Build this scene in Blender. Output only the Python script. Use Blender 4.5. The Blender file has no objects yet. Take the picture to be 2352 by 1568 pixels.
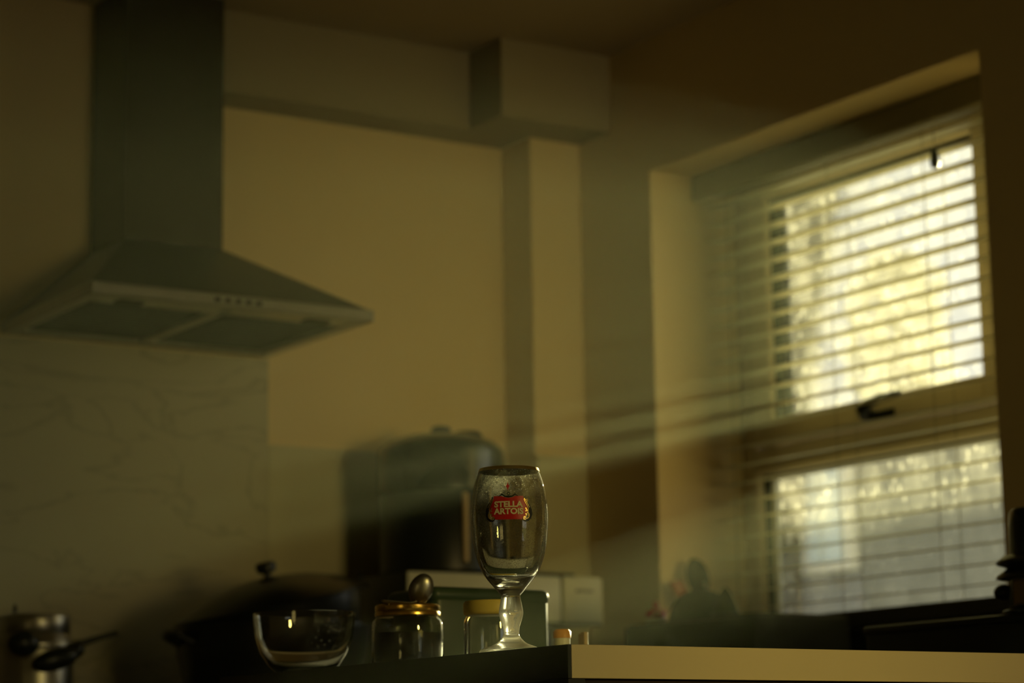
import bpy, bmesh, math, random
from mathutils import Vector, Matrix
random.seed(7)
SC = bpy.context.scene
COL = SC.collection
PI = math.pi

# ------------------------------------------------------------------ camera
cam = bpy.data.cameras.new('camera')
camo = bpy.data.objects.new('camera', cam)
COL.objects.link(camo)
YAW, PITCH, ROLL = 0.57604, 0.18140, -0.01531
f = Vector((math.sin(YAW)*math.cos(PITCH), math.cos(YAW)*math.cos(PITCH), math.sin(PITCH)))
r0 = Vector((math.cos(YAW), -math.sin(YAW), 0)); u0 = r0.cross(f)
r1 = r0*math.cos(ROLL)+u0*math.sin(ROLL); u1 = -r0*math.sin(ROLL)+u0*math.cos(ROLL)
M = Matrix((r1, u1, -f)).transposed().to_4x4()
M.translation = Vector((0, 0, .79))
camo.matrix_world = M
cam.sensor_width = 36; cam.lens = 5437.8*36/2352
cam.clip_start = .02; cam.clip_end = 200
cam.dof.use_dof = True
cam.dof.focus_distance = 2.55
cam.dof.aperture_fstop = 5.2
SC.camera = camo

# ------------------------------------------------------------------ world, sun, room light, exposure
W = bpy.data.worlds.new('sky'); SC.world = W; W.use_nodes = True
bg = W.node_tree.nodes['Background']
bg.inputs[0].default_value = (1.0, .99, .90, 1); bg.inputs[1].default_value = 1.08

def lamp(name, kind, loc, direction, energy, color, **kw):
    l = bpy.data.lights.new(name, kind); o = bpy.data.objects.new(name, l); COL.objects.link(o)
    o.location = loc; o.rotation_euler = Vector(direction).to_track_quat('-Z', 'Y').to_euler()
    l.energy = energy; l.color = color
    for k, v in kw.items(): setattr(l, k, v)
    return o
SUN_DIR = Vector((.808, .557, .195)).normalized()
lamp('sun', 'SUN', (8, 5, 4), -SUN_DIR, 15.5, (1.0, .90, .50), angle=.013)
# warm fill lamp standing in for light from an unseen rear door, spread narrowed
lamp('rear_fill_light', 'AREA', (2.45, -2.40, 1.15), (0.06, 1, .056), 1.2, (1.0, .70, .15),
     shape='RECTANGLE', size=1.0, size_y=1.0, spread=math.radians(24))
# second fill lamp, higher up, added to brighten the peninsula's front edge
lamp('rear_fill_light', 'AREA', (1.95, -2.40, 2.10), (-.075, 1, -.272), .40, (1.0, .76, .18),
     shape='RECTANGLE', size=.35, size_y=.4, spread=math.radians(15))

SC.view_settings.view_transform = 'Standard'; SC.view_settings.look = 'None'
SC.view_settings.exposure = -.14; SC.view_settings.gamma = 1; SC.view_settings.use_curve_mapping = False
cy = SC.cycles
cy.max_bounces = 10; cy.diffuse_bounces = 3; cy.glossy_bounces = 4; cy.transmission_bounces = 10
cy.transparent_max_bounces = 16; cy.volume_bounces = 0; cy.sample_clamp_indirect = 60; cy.caustics_refractive = False; cy.caustics_reflective = False
cy.use_denoising = True

# ------------------------------------------------------------------ materials
def nodes_of(m):
    m.use_nodes = True
    return m.node_tree.nodes, m.node_tree.links, m.node_tree.nodes['Principled BSDF']
def mat(name, col, rough=.5, metal=0, trans=0, ior=1.45, noise=0, nscale=8, bump=0, bscale=60, spec=None, coat=0):
    m = bpy.data.materials.new(name); n, l, b = nodes_of(m)
    b.inputs['Base Color'].default_value = (*col, 1); b.inputs['Roughness'].default_value = rough
    b.inputs['Metallic'].default_value = metal; b.inputs['Transmission Weight'].default_value = trans
    b.inputs['IOR'].default_value = ior; b.inputs['Coat Weight'].default_value = coat
    if spec is not None: b.inputs['Specular IOR Level'].default_value = spec
    if noise or bump:
        tc = n.new('ShaderNodeTexCoord')
    if noise:
        t = n.new('ShaderNodeTexNoise'); t.inputs['Scale'].default_value = nscale; t.inputs['Detail'].default_value = 5
        l.new(tc.outputs['Object'], t.inputs['Vector'])
        mp = n.new('ShaderNodeMapRange'); mp.inputs[3].default_value = 1-noise; mp.inputs[4].default_value = 1+noise
        l.new(t.outputs[0], mp.inputs[0])
        mx = n.new('ShaderNodeMix'); mx.data_type = 'RGBA'; mx.blend_type = 'MULTIPLY'; mx.inputs[0].default_value = 1
        mx.inputs[6].default_value = (*col, 1)
        l.new(mp.outputs[0], mx.inputs[7]); l.new(mx.outputs[2], b.inputs['Base Color'])
    if bump:
        t2 = n.new('ShaderNodeTexNoise'); t2.inputs['Scale'].default_value = bscale; t2.inputs['Detail'].default_value = 4
        l.new(tc.outputs['Object'], t2.inputs['Vector'])
        bp = n.new('ShaderNodeBump'); bp.inputs['Strength'].default_value = bump; bp.inputs['Distance'].default_value = .002
        l.new(t2.outputs[0], bp.inputs['Height']); l.new(bp.outputs[0], b.inputs['Normal'])
    return m

def dusty_glass(name, dust_col, dust_top, dust_low, z0, z1, speck_scale, stem=0):
    """clear refracting glass with dried specks and a faint film, denser towards z1 (object space)"""
    m = bpy.data.materials.new(name); n, l, b = nodes_of(m)
    n.remove(b); out = n['Material Output']
    g = n.new('ShaderNodeBsdfGlass'); g.inputs['IOR'].default_value = 1.5; g.inputs['Roughness'].default_value = 0
    g.inputs['Color'].default_value = (.98, .985, .96, 1)
    if stem:      # stem below the bowl made slightly matt, so the sun highlight spreads
        tq = n.new('ShaderNodeTexCoord'); sq = n.new('ShaderNodeSeparateXYZ'); l.new(tq.outputs['Object'], sq.inputs[0])
        rq = n.new('ShaderNodeMapRange'); rq.inputs[1].default_value = stem; rq.inputs[2].default_value = stem+.014
        rq.inputs[3].default_value = .13; rq.inputs[4].default_value = .0
        l.new(sq.outputs[2], rq.inputs[0]); l.new(rq.outputs[0], g.inputs['Roughness'])
    d = n.new('ShaderNodeBsdfDiffuse'); d.inputs[0].default_value = (*dust_col, 1)
    t = n.new('ShaderNodeBsdfTranslucent'); t.inputs[0].default_value = (*dust_col, 1)
    a = n.new('ShaderNodeMixShader'); a.inputs[0].default_value = .5
    l.new(d.outputs[0], a.inputs[1]); l.new(t.outputs[0], a.inputs[2])
    tc = n.new('ShaderNodeTexCoord'); sx = n.new('ShaderNodeSeparateXYZ'); l.new(tc.outputs['Object'], sx.inputs[0])
    mr = n.new('ShaderNodeMapRange'); mr.inputs[1].default_value = z0; mr.inputs[2].default_value = z1
    mr.inputs[3].default_value = dust_low; mr.inputs[4].default_value = dust_top
    l.new(sx.outputs[2], mr.inputs[0])
    v = n.new('ShaderNodeTexVoronoi'); v.inputs['Scale'].default_value = speck_scale; l.new(tc.outputs['Object'], v.inputs['Vector'])
    lt = n.new('ShaderNodeMapRange'); lt.inputs[1].default_value = .30; lt.inputs[2].default_value = .12
    l.new(v.outputs['Distance'], lt.inputs[0])
    no = n.new('ShaderNodeTexNoise'); no.inputs['Scale'].default_value = speck_scale*.12; no.inputs['Detail'].default_value = 6
    l.new(tc.outputs['Object'], no.inputs['Vector'])
    n2 = n.new('ShaderNodeMapRange'); n2.inputs[1].default_value = .38; n2.inputs[2].default_value = .72
    l.new(no.outputs[0], n2.inputs[0])
    mu = n.new('ShaderNodeMath'); mu.operation = 'MULTIPLY_ADD'; mu.inputs[1].default_value = .75
    l.new(lt.outputs[0], mu.inputs[0])
    fi = n.new('ShaderNodeMath'); fi.operation = 'MULTIPLY'; fi.inputs[1].default_value = .35
    l.new(n2.outputs[0], fi.inputs[0]); l.new(fi.outputs[0], mu.inputs[2])
    m3 = n.new('ShaderNodeMath'); m3.operation = 'MULTIPLY'; m3.use_clamp = True
    l.new(mu.outputs[0], m3.inputs[0]); l.new(mr.outputs[0], m3.inputs[1])
    fac = m3
    if stem:
        sf = n.new('ShaderNodeMapRange'); sf.inputs[1].default_value = stem-.006; sf.inputs[2].default_value = stem+.016  # pale film added to the stem, standing in for its sun highlight
        sf.inputs[3].default_value = .16; sf.inputs[4].default_value = 0
        l.new(sq.outputs[2], sf.inputs[0])
        fac = n.new('ShaderNodeMath'); fac.operation = 'MAXIMUM'; l.new(m3.outputs[0], fac.inputs[0]); l.new(sf.outputs[0], fac.inputs[1])
        # pale film added where seen edge on, painting the bright glass edges
        lw = n.new('ShaderNodeLayerWeight'); lw.inputs[0].default_value = .5
        pw_ = n.new('ShaderNodeMath'); pw_.operation = 'POWER'; pw_.inputs[1].default_value = 3.0; l.new(lw.outputs['Facing'], pw_.inputs[0])
        ed = n.new('ShaderNodeMath'); ed.operation = 'MULTIPLY_ADD'; ed.use_clamp = True; ed.inputs[1].default_value = .75
        l.new(pw_.outputs[0], ed.inputs[0]); l.new(fac.outputs[0], ed.inputs[2]); fac = ed
    x = n.new('ShaderNodeMixShader'); l.new(fac.outputs[0], x.inputs[0]); l.new(g.outputs[0], x.inputs[1]); l.new(a.outputs[0], x.inputs[2])
    l.new(x.outputs[0], out.inputs['Surface'])
    return m

def pane_material(name):
    """thin window pane: lets light straight through, faint reflection, dust and dried drops"""
    m = bpy.data.materials.new(name); n, l, b = nodes_of(m); n.remove(b); out = n['Material Output']
    tr = n.new('ShaderNodeBsdfTransparent'); tr.inputs[0].default_value = (.97, .98, .94, 1)
    gl = n.new('ShaderNodeBsdfGlossy'); gl.inputs['Roughness'].default_value = .02
    fr = n.new('ShaderNodeFresnel'); fr.inputs[0].default_value = 1.3
    a = n.new('ShaderNodeMixShader'); l.new(fr.outputs[0], a.inputs[0]); l.new(tr.outputs[0], a.inputs[1]); l.new(gl.outputs[0], a.inputs[2])
    tl = n.new('ShaderNodeBsdfTranslucent'); tl.inputs[0].default_value = (1, .98, .86, 1)
    tc = n.new('ShaderNodeTexCoord')
    mpn = n.new('ShaderNodeMapping'); mpn.inputs['Scale'].default_value = (1, 1, .55); l.new(tc.outputs['Object'], mpn.inputs[0])
    v = n.new('ShaderNodeTexVoronoi'); v.inputs['Scale'].default_value = 60; l.new(mpn.outputs[0], v.inputs['Vector'])
    lt = n.new('ShaderNodeMapRange'); lt.inputs[1].default_value = .30; lt.inputs[2].default_value = .05
    lt.inputs[3].default_value = 0; lt.inputs[4].default_value = .22
    l.new(v.outputs['Distance'], lt.inputs[0])
    no = n.new('ShaderNodeTexNoise'); no.inputs['Scale'].default_value = 16; no.inputs['Detail'].default_value = 7; l.new(mpn.outputs[0], no.inputs['Vector'])
    n2 = n.new('ShaderNodeMapRange'); n2.inputs[1].default_value = .40; n2.inputs[2].default_value = .75; n2.inputs[3].default_value = .02; n2.inputs[4].default_value = .10
    l.new(no.outputs[0], n2.inputs[0])
    ad = n.new('ShaderNodeMath'); ad.use_clamp = True; l.new(lt.outputs[0], ad.inputs[0]); l.new(n2.outputs[0], ad.inputs[1])
    x = n.new('ShaderNodeMixShader'); l.new(ad.outputs[0], x.inputs[0]); l.new(a.outputs[0], x.inputs[1]); l.new(tl.outputs[0], x.inputs[2])
    l.new(x.outputs[0], out.inputs['Surface'])
    return m

def marble(name):
    m = mat(name, (.46, .44, .30), .35)
    n, l, b = nodes_of(m)
    tc = n.new('ShaderNodeTexCoord')
    mp = n.new('ShaderNodeMapping'); mp.inputs['Rotation'].default_value = (0, .75, 0); mp.inputs['Scale'].default_value = (1.1, 1.1, 3.2)
    l.new(tc.outputs['Object'], mp.inputs[0])
    t = n.new('ShaderNodeTexNoise'); t.inputs['Scale'].default_value = 2.4; t.inputs['Detail'].default_value = 8; t.inputs['Distortion'].default_value = .9
    l.new(mp.outputs[0], t.inputs['Vector'])
    s = n.new('ShaderNodeMath'); s.operation = 'SUBTRACT'; s.inputs[1].default_value = .5; l.new(t.outputs[0], s.inputs[0])
    ab = n.new('ShaderNodeMath'); ab.operation = 'ABSOLUTE'; l.new(s.outputs[0], ab.inputs[0])
    r = n.new('ShaderNodeMapRange'); r.inputs[1].default_value = 0; r.inputs[2].default_value = .022; r.inputs[3].default_value = .42; r.inputs[4].default_value = 0
    l.new(ab.outputs[0], r.inputs[0])
    mx = n.new('ShaderNodeMix'); mx.data_type = 'RGBA'; mx.inputs[6].default_value = (.46, .44, .30, 1); mx.inputs[7].default_value = (.24, .22, .16, 1)
    l.new(r.outputs[0], mx.inputs[0]); l.new(mx.outputs[2], b.inputs['Base Color'])
    return m

MT = dict(
    wall=mat('wall_paint', (.74, .60, .33), .85, noise=.05, nscale=3, bump=.15, bscale=90),
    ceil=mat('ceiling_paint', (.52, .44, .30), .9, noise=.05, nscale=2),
    soffit=mat('soffit_shaded_paint', (.33, .29, .19), .85, noise=.05, nscale=3),  # darker than the wall to paint the light falling off near the ceiling
    floor=mat('floor_vinyl', (.16, .11, .07), .45, noise=.2, nscale=5),
    splash=mat('splash_laminate', (.52, .50, .32), .4, noise=.05, nscale=4),
    marble=marble('marble_laminate'),
    pvc=mat('window_frame_plastic', (.72, .62, .40), .4, noise=.04, nscale=6),
    gasket=mat('rubber_gasket', (.015, .02, .018), .7, noise=.1, nscale=40),
    sill=mat('dark_sill', (.03, .028, .02), .4, noise=.2, nscale=20),
    slat=mat('blind_slat', (.80, .76, .58), .45, noise=.03, nscale=20),
    rail=mat('blind_rail', (.30, .27, .17), .5, noise=.05, nscale=12),
    cord=mat('blind_cord', (.40, .36, .22), .8, noise=.1, nscale=60),
    steel=mat('brushed_steel', (.42, .41, .36), .34, metal=1, noise=.12, nscale=30),
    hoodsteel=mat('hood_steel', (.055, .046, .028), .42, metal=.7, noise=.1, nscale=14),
    filter=mat('hood_filter', (.07, .07, .06), .55, metal=.6, noise=.3, nscale=90),
    black=mat('black_plastic', (.012, .016, .014), .35, noise=.2, nscale=15),
    blackgloss=mat('black_gloss', (.012, .020, .020), .16, noise=.1, nscale=10, coat=.4),
    enamel=mat('black_enamel', (.010, .012, .011), .28, noise=.2, nscale=15),
    dark_edge=mat('shade_and_black_laminate', (.012, .014, .009), .5, noise=.15, nscale=20),  # black; on worktop end, end panel and sill strip it stands for shade
    cream_edge=mat('cream_laminate', (.78, .66, .40), .5, noise=.05, nscale=7),
    worktop=mat('worktop_surface', (.09, .08, .06), .5, noise=.3, nscale=60),
    cabinet=mat('cabinet_board', (.30, .20, .09), .55, noise=.08, nscale=6),
    cream=mat('cream_plastic', (.62, .62, .46), .4, noise=.03, nscale=12),
    greytext=mat('grey_print', (.10, .10, .075), .6, noise=.05, nscale=30),
    green=mat('dark_green_paint', (.050, .085, .045), .38, noise=.12, nscale=14),
    yellow=mat('yellow_plastic', (.78, .62, .14), .4, noise=.04, nscale=30),
    gold=mat('gold_metal', (.85, .56, .13), .22, metal=1, noise=.06, nscale=30),
    goldprint=mat('gold_print', (.83, .58, .16), .3, metal=.85, noise=.06, nscale=200),
    red=mat('red_print', (.62, .012, .008), .4, noise=.06, nscale=200),
    redcap=mat('red_plastic', (.62, .02, .015), .35, noise=.05, nscale=40),
    cremeprint=mat('cream_print', (.90, .80, .50), .5, noise=.03, nscale=200),
    blackprint=mat('black_print', (.008, .008, .006), .4, noise=.1, nscale=200),
    white=mat('white_plastic', (.80, .78, .62), .4, noise=.04, nscale=40),
    orange=mat('orange_plastic', (.75, .36, .04), .4, noise=.04, nscale=40),
    wood=mat('pale_wood', (.55, .42, .22), .6, noise=.15, nscale=40),
    pink=mat('pink_silicone', (.40, .17, .11), .5, noise=.05, nscale=30),
    sponge=mat('dark_green_sponge', (.030, .045, .022), .9, noise=.3, nscale=90, bump=.4, bscale=150),
    jam=mat('brown_preserve', (.030, .018, .006), .3, noise=.2, nscale=60),
    brick=mat('render_wall', (.95, .85, .58), .9, noise=.15, nscale=3, bump=.3, bscale=20),
    houseg=mat('grey_render', (.24, .25, .24), .9, noise=.12, nscale=4),
    roof=mat('roof_slate', (.12, .11, .10), .8, noise=.2, nscale=12),
    upvc=mat('white_frame', (.80, .80, .72), .5, noise=.03, nscale=8),
    sky_tint_glass=mat('window_reflection', (.60, .74, .80), .08, noise=.25, nscale=3, coat=.6),  # sky reflection put into the base colour of the pane
    lawn=mat('lawn', (.16, .18, .05), .95, noise=.3, nscale=8),
    bark=mat('bark', (.16, .12, .07), .9, noise=.3, nscale=20, bump=.5, bscale=30),
    glass=dusty_glass('chalice_glass', (.95, .90, .68), .95, .30, .085, .196, 420, stem=.066),
    jarglass=dusty_glass('jar_glass', (.9, .86, .7), .05, .03, 0, .1, 160),
    pane=pane_material('window_pane'),
)
leaf = bpy.data.materials.new('leaf_green'); _n, _l, _b = nodes_of(leaf)
_b.inputs['Base Color'].default_value = (.62, .60, .50, 1); _b.inputs['Roughness'].default_value = .6
_t = _n.new('ShaderNodeBsdfTranslucent'); _t.inputs[0].default_value = (.80, .77, .64, 1)
_x = _n.new('ShaderNodeMixShader'); _x.inputs[0].default_value = .6
_l.new(_b.outputs[0], _x.inputs[1]); _l.new(_t.outputs[0], _x.inputs[2]); _l.new(_x.outputs[0], _n['Material Output'].inputs['Surface'])
MT['leaf'] = leaf
sm = MT['slat']; _n, _l, _b = nodes_of(sm)
_t = _n.new('ShaderNodeBsdfTranslucent'); _t.inputs[0].default_value = (.85, .80, .55, 1)
_x = _n.new('ShaderNodeMixShader'); _x.inputs[0].default_value = .45
_l.new(_b.outputs[0], _x.inputs[1]); _l.new(_t.outputs[0], _x.inputs[2]); _l.new(_x.outputs[0], _n['Material Output'].inputs['Surface'])

# ------------------------------------------------------------------ mesh helpers
def add_box(bm, x0, x1, y0, y1, z0, z1, bev=0, seg=1):
    t = bmesh.new()
    bmesh.ops.create_cube(t, size=1)
    bmesh.ops.scale(t, vec=(x1-x0, y1-y0, z1-z0), verts=t.verts)
    bmesh.ops.translate(t, vec=((x0+x1)/2, (y0+y1)/2, (z0+z1)/2), verts=t.verts)
    if bev: bmesh.ops.bevel(t, geom=list(t.edges), offset=bev, segments=seg, affect='EDGES', profile=.5)
    merge(bm, t)
def merge(bm, t):
    me = bpy.data.meshes.new('tmp'); t.to_mesh(me); t.free(); bm.from_mesh(me); bpy.data.meshes.remove(me)
def add_lathe(bm, prof, n=48, c=(0, 0, 0), axis=None, caps=True):
    """prof: list of (radius, z); radius 0 makes a pole"""
    t = bmesh.new(); rings = []
    for (r, z) in prof:
        if r <= 1e-7: rings.append([t.verts.new((0, 0, z))])
        else: rings.append([t.verts.new((r*math.cos(2*PI*k/n), r*math.sin(2*PI*k/n), z)) for k in range(n)])
    for a, b in zip(rings, rings[1:]):
        for k in range(n):
            k2 = (k+1) % n
            if len(a) == 1 and len(b) == 1: continue
            if len(a) == 1: t.faces.new((a[0], b[k2], b[k]))
            elif len(b) == 1: t.faces.new((a[k], a[k2], b[0]))
            else: t.faces.new((a[k], a[k2], b[k2], b[k]))
    if caps:
        if len(rings[0]) > 1 : t.faces.new(list(reversed(rings[0])))
        if len(rings[-1]) > 1: t.faces.new(rings[-1])
    bmesh.ops.recalc_face_normals(t, faces=t.faces)
    if axis is not None:
        bmesh.ops.rotate(t, verts=t.verts, matrix=Vector((0, 0, 1)).rotation_difference(Vector(axis)).to_matrix())
    bmesh.ops.translate(t, vec=c, verts=t.verts)
    merge(bm, t)
def add_tube(bm, pts, rad, n=10, flat=1.0):
    """tube along pts, rad a number or a list; flat squashes the section along its second axis"""
    t = bmesh.new(); P = [Vector(p) for p in pts]; rings = []
    up = Vector((0, 0, 1))
    for i, p in enumerate(P):
        d = (P[min(i+1, len(P)-1)]-P[max(i-1, 0)]).normalized()
        s = d.cross(up)
        if s.length < 1e-3: s = d.cross(Vector((1, 0, 0)))
        s.normalize(); q = s.cross(d).normalized()
        r = rad[i] if isinstance(rad, (list, tuple)) else rad
        rings.append([t.verts.new(p+s*r*math.cos(2*PI*k/n)+q*r*flat*math.sin(2*PI*k/n)) for k in range(n)])
    for a, b in zip(rings, rings[1:]):
        for k in range(n): t.faces.new((a[k], a[(k+1) % n], b[(k+1) % n], b[k]))
    t.faces.new(list(reversed(rings[0]))); t.faces.new(rings[-1])
    bmesh.ops.recalc_face_normals(t, faces=t.faces)
    merge(bm, t)
def add_ellipsoid(bm, c, s, rot=None, u=24, v=14):
    t = bmesh.new(); bmesh.ops.create_uvsphere(t, u_segments=u, v_segments=v, radius=1)
    bmesh.ops.scale(t, vec=s, verts=t.verts)
    if rot is not None: bmesh.ops.rotate(t, verts=t.verts, matrix=rot)
    bmesh.ops.translate(t, vec=c, verts=t.verts); merge(bm, t)
def obj(name, bm, m, parent=None, smooth=False, loc=None):
    me = bpy.data.meshes.new(name); bm.to_mesh(me); bm.free()
    for x in (m if isinstance(m, (list, tuple)) else [m]): me.materials.append(MT[x] if isinstance(x, str) else x)
    if smooth:
        for p in me.polygons: p.use_smooth = True
        me.set_sharp_from_angle(angle=math.radians(40))
    o = bpy.data.objects.new(name, me); COL.objects.link(o)
    if parent is not None: o.parent = parent
    if loc is not None: o.location = loc
    return o
def B(): return bmesh.new()
def box(name, m, x0, x1, y0, y1, z0, z1, parent=None, bev=0, seg=1):
    b = B(); add_box(b, x0, x1, y0, y1, z0, z1, bev, seg); return obj(name, b, m, parent)
def lathe(name, m, prof, parent=None, n=48, c=(0, 0, 0), axis=None):
    b = B(); add_lathe(b, prof, n, c, axis); return obj(name, b, m, parent, smooth=True)
def tube(name, m, pts, rad, parent=None, n=10, flat=1.0):
    b = B(); add_tube(b, pts, rad, n, flat); return obj(name, b, m, parent, smooth=True)
def thing(name, label, cat, loc, rot=(0, 0, 0), group=None):
    o = bpy.data.objects.new(name, None); COL.objects.link(o)
    o.empty_display_size = .05; o.location = loc; o.rotation_euler = rot
    o['label'] = label; o['category'] = cat
    if group: o['group'] = group
    return o
def tag(o, label, cat=None, kind=None, group=None):
    o['label'] = label
    if cat: o['category'] = cat
    if kind: o['kind'] = kind
    if group: o['group'] = group
    return o
def structure(o, label):
    o['kind'] = 'structure'; o['label'] = label; return o

# ------------------------------------------------------------------ the room
XW, YB, ZC, XL, YR = 3.029, 4.488, 2.402, -1.20, -2.50
RY0, RY1, RZ0, RZ1 = 3.062, 4.094, 1.088, 2.100        # window recess
structure(box('floor', 'floor', XL-.2, 3.42, YR-.2, YB+.2, -.12, 0), 'dark brown kitchen floor below the worktops')
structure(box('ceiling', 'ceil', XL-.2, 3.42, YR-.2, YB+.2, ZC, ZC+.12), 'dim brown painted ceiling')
structure(box('wall_back', 'wall', XL-.2, 3.42, YB, YB+.2, 0, ZC), 'tan painted wall behind the cooker hood')
structure(box('wall_left', 'wall', XL-.2, XL, YR, YB, 0, ZC), 'tan side wall out of view')
b = B()
add_box(b, XL-.2, 1.9, YR-.2, YR, 0, ZC); add_box(b, 3.0, 3.42, YR-.2, YR, 0, ZC); add_box(b, 1.9, 3.0, YR-.2, YR, 1.9, ZC); add_box(b, 1.9, 3.0, YR-.2, YR, 0, .1)
structure(obj('wall_rear', b, 'wall'), 'tan wall behind the camera with the opening of a glazed door')
b = B()
add_box(b, XW, 3.42, YR, RY0, 0, ZC); add_box(b, XW, 3.42, RY1, YB, 0, ZC)
add_box(b, XW, 3.42, RY0, RY1, 0, RZ0-.03); add_box(b, XW, 3.42, RY0, RY1, RZ1, ZC)
structure(obj('wall_right', b, 'wall'), 'thick tan wall with the deep window recess')
structure(box('wall_pier', 'wall', 2.893, XW, 4.366, YB, 0, ZC), 'narrow tan pier standing in the corner')
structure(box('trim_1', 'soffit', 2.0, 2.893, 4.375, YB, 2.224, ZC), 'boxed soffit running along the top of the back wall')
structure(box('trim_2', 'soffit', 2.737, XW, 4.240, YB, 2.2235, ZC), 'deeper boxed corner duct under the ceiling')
b = B(); add_box(b, 2.99, 3.268, RY0+.001, RY1-.001, RZ0-.03, RZ0, .004, 2); add_box(b, 2.985, 3.0285, 2.80, 4.13, RZ0-.031, RZ0+.0005, .004, 2)
structure(obj('trim_3', b, 'sill'), 'dark window sill board inside the recess')
# splashbacks
tag(box('splashback', 'marble', 1.30, 2.286, YB-.008, YB-.0005, .921, 1.676), 'tall pale splashback panel with dark veins under the cooker hood', 'splashback')
tag(box('splashback', 'splash', 2.288, 2.892, YB-.007, YB-.0005, .921, 1.492), 'low greenish splashback strip behind the black domed appliance', 'splashback')
tag(box('splashback', 'splash', 2.894, XW-.001, 4.359, 4.3655, .921, 1.492), 'narrow splashback piece covering the corner pier', 'splashback')

tag(box('splashback', 'dark_edge', 3.021, 3.0285, 2.785, 4.355, .921, 1.056), 'low black strip painting the shade under the window sill', 'splashback')  # dark sheet over the wall, painting the shade below the sill

# ------------------------------------------------------------------ window_1
win = bpy.data.objects.new('window_1', None); COL.objects.link(win); win.location = (3.268, 3.578, RZ0)
structure(win, 'cream framed window with a top hung sash above a fixed pane, dusty glass')
def wbox(name, m, x0, x1, y0, y1, z0, z1, bev=.003, par=None):
    bb = B(); add_box(bb, x0-3.268, x1-3.268, y0-3.578, y1-3.578, z0-RZ0, z1-RZ0, bev)
    return obj(name, bb, m, par or win)
X0, X1 = 3.268, 3.335
wbox('frame_jamb', 'pvc', X0, X1, 4.052, 4.0935, RZ0, RZ1)
wbox('frame_jamb', 'pvc', X0, X1, 3.0625, 3.100, RZ0, RZ1)
wbox('frame_head', 'pvc', X0, X1, 3.100, 4.052, 2.072, RZ1-.0005)
wbox('frame_base', 'pvc', X0, X1, 3.100, 4.052, RZ0+.001, 1.113)
tr_ = wbox('transom', 'pvc', X0, X1, 3.100, 4.052, 1.447, 1.488)
wbox('mullion', 'pvc', X0, X1, 3.215, 3.262, 1.488, 2.072)
wbox('glazing_bead', 'pvc', X0-.008, X0+.03, 3.100, 4.052, 1.430, 1.447)
wbox('glazing_bead', 'pvc', X0-.008, X0+.03, 4.040, 4.052, 1.113, 1.430)
wbox('gasket', 'gasket', X0+.012, X0+.03, 3.100, 4.040, 1.420, 1.430, .001)
wbox('gasket', 'gasket', X0+.012, X0+.03, 4.022, 4.040, 1.113, 1.420, .001)
tag(wbox('glazing_strip', 'upvc', X0+.014, X0+.030, 4.008, 4.022, 1.113, 1.420, .002), 'white vertical strip beside the glass')
sash = wbox('sash', 'pvc', X0-.018, X0+.028, 3.972, 4.042, 1.490, 2.070)
wbox('sash_stile', 'pvc', X0-.018, X0+.028, 3.262, 3.322, 1.490, 2.070, par=sash)
wbox('sash_rail', 'pvc', X0-.018, X0+.028, 3.322, 3.972, 1.490, 1.546, par=sash)
wbox('sash_rail', 'pvc', X0-.018, X0+.028, 3.322, 3.972, 2.036, 2.070, par=sash)
wbox('gasket', 'gasket', X0-.004, X0+.022, 3.322, 3.972, 2.020, 2.036, .001, par=sash)
wbox('gasket', 'gasket', X0-.004, X0+.022, 3.938, 3.972, 1.546, 2.020, .001, par=sash)
wbox('pane', 'pane', X0+.012, X0+.013, 3.322, 3.972, 1.546, 2.036, 0, par=sash)
wbox('pane', 'pane', X0+.025, X0+.026, 3.100, 4.052, 1.113, 1.447, 0)
wbox('pane', 'pane', X0+.025, X0+.026, 3.100, 3.215, 1.488, 2.072, 0)
# handle: plate, neck and curved lever on the sash bottom rail
b = B()
def wl(x, y, z): return (x-3.268, y-3.578, z-RZ0)
add_box(b, X0-.026-3.268, X0-.018-3.268, 3.575-3.578, 3.655-3.578, 1.497-RZ0, 1.515-RZ0, .003, 2)
add_tube(b, [wl(X0-.02, 3.640, 1.508), wl(X0-.045, 3.640, 1.508), wl(X0-.055, 3.634, 1.516), wl(X0-.055, 3.615, 1.527), wl(X0-.053, 3.585, 1.533), wl(X0-.052, 3.540, 1.535), wl(X0-.052, 3.522, 1.536)],
         [.013, .013, .013, .011, .009, .008, .006], 12)
tag(obj('window_handle', b, 'black', sash, smooth=True), 'black curved lever handle')

# ------------------------------------------------------------------ venetian blind
bl = thing('venetian_blind', 'cream venetian blind with open horizontal slats hanging in the window recess', 'blind', (3.18, 3.578, RZ1))
def bx(name, m, x0, x1, y0, y1, z0, z1, bev=.002, par=None):
    bb = B(); add_box(bb, x0-3.18, x1-3.18, y0-3.578, y1-3.578, z0-RZ1, z1-RZ1, bev)
    return obj(name, bb, m, par or bl)
hr = bx('headrail', 'rail', 3.160, 3.222, 3.075, 4.084, 2.058, 2.0985, .003)
bx('valance', 'rail', 3.140, 3.158, 3.068, 4.090, 2.044, 2.0985, .003, par=hr)
bb = B()
N = 6
sv = []
for sy in (-.504, .504):
    for k in range(N+1):
        t = k/N*2-1; x = t*.024; z = .0016*(1-t*t)
        sv.append((bb.verts.new((x, sy, z+.0007)), bb.verts.new((x, sy, z-.0007))))
h = N+1
for k in range(N):
    a0, a1, c0, c1 = sv[k], sv[k+1], sv[h+k], sv[h+k+1]
    bb.faces.new((a0[0], a1[0], c1[0], c0[0])); bb.faces.new((a0[1], c0[1], c1[1], a1[1]))
    bb.faces.new((a0[0], a0[1], a1[1], a1[0])); bb.faces.new((c0[0], c1[0], c1[1], c0[1]))
bb.faces.new((sv[0][0], sv[h][0], sv[h][1], sv[0][1])); bb.faces.new((sv[N][0], sv[N][1], sv[h+N][1], sv[h+N][0]))
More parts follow.
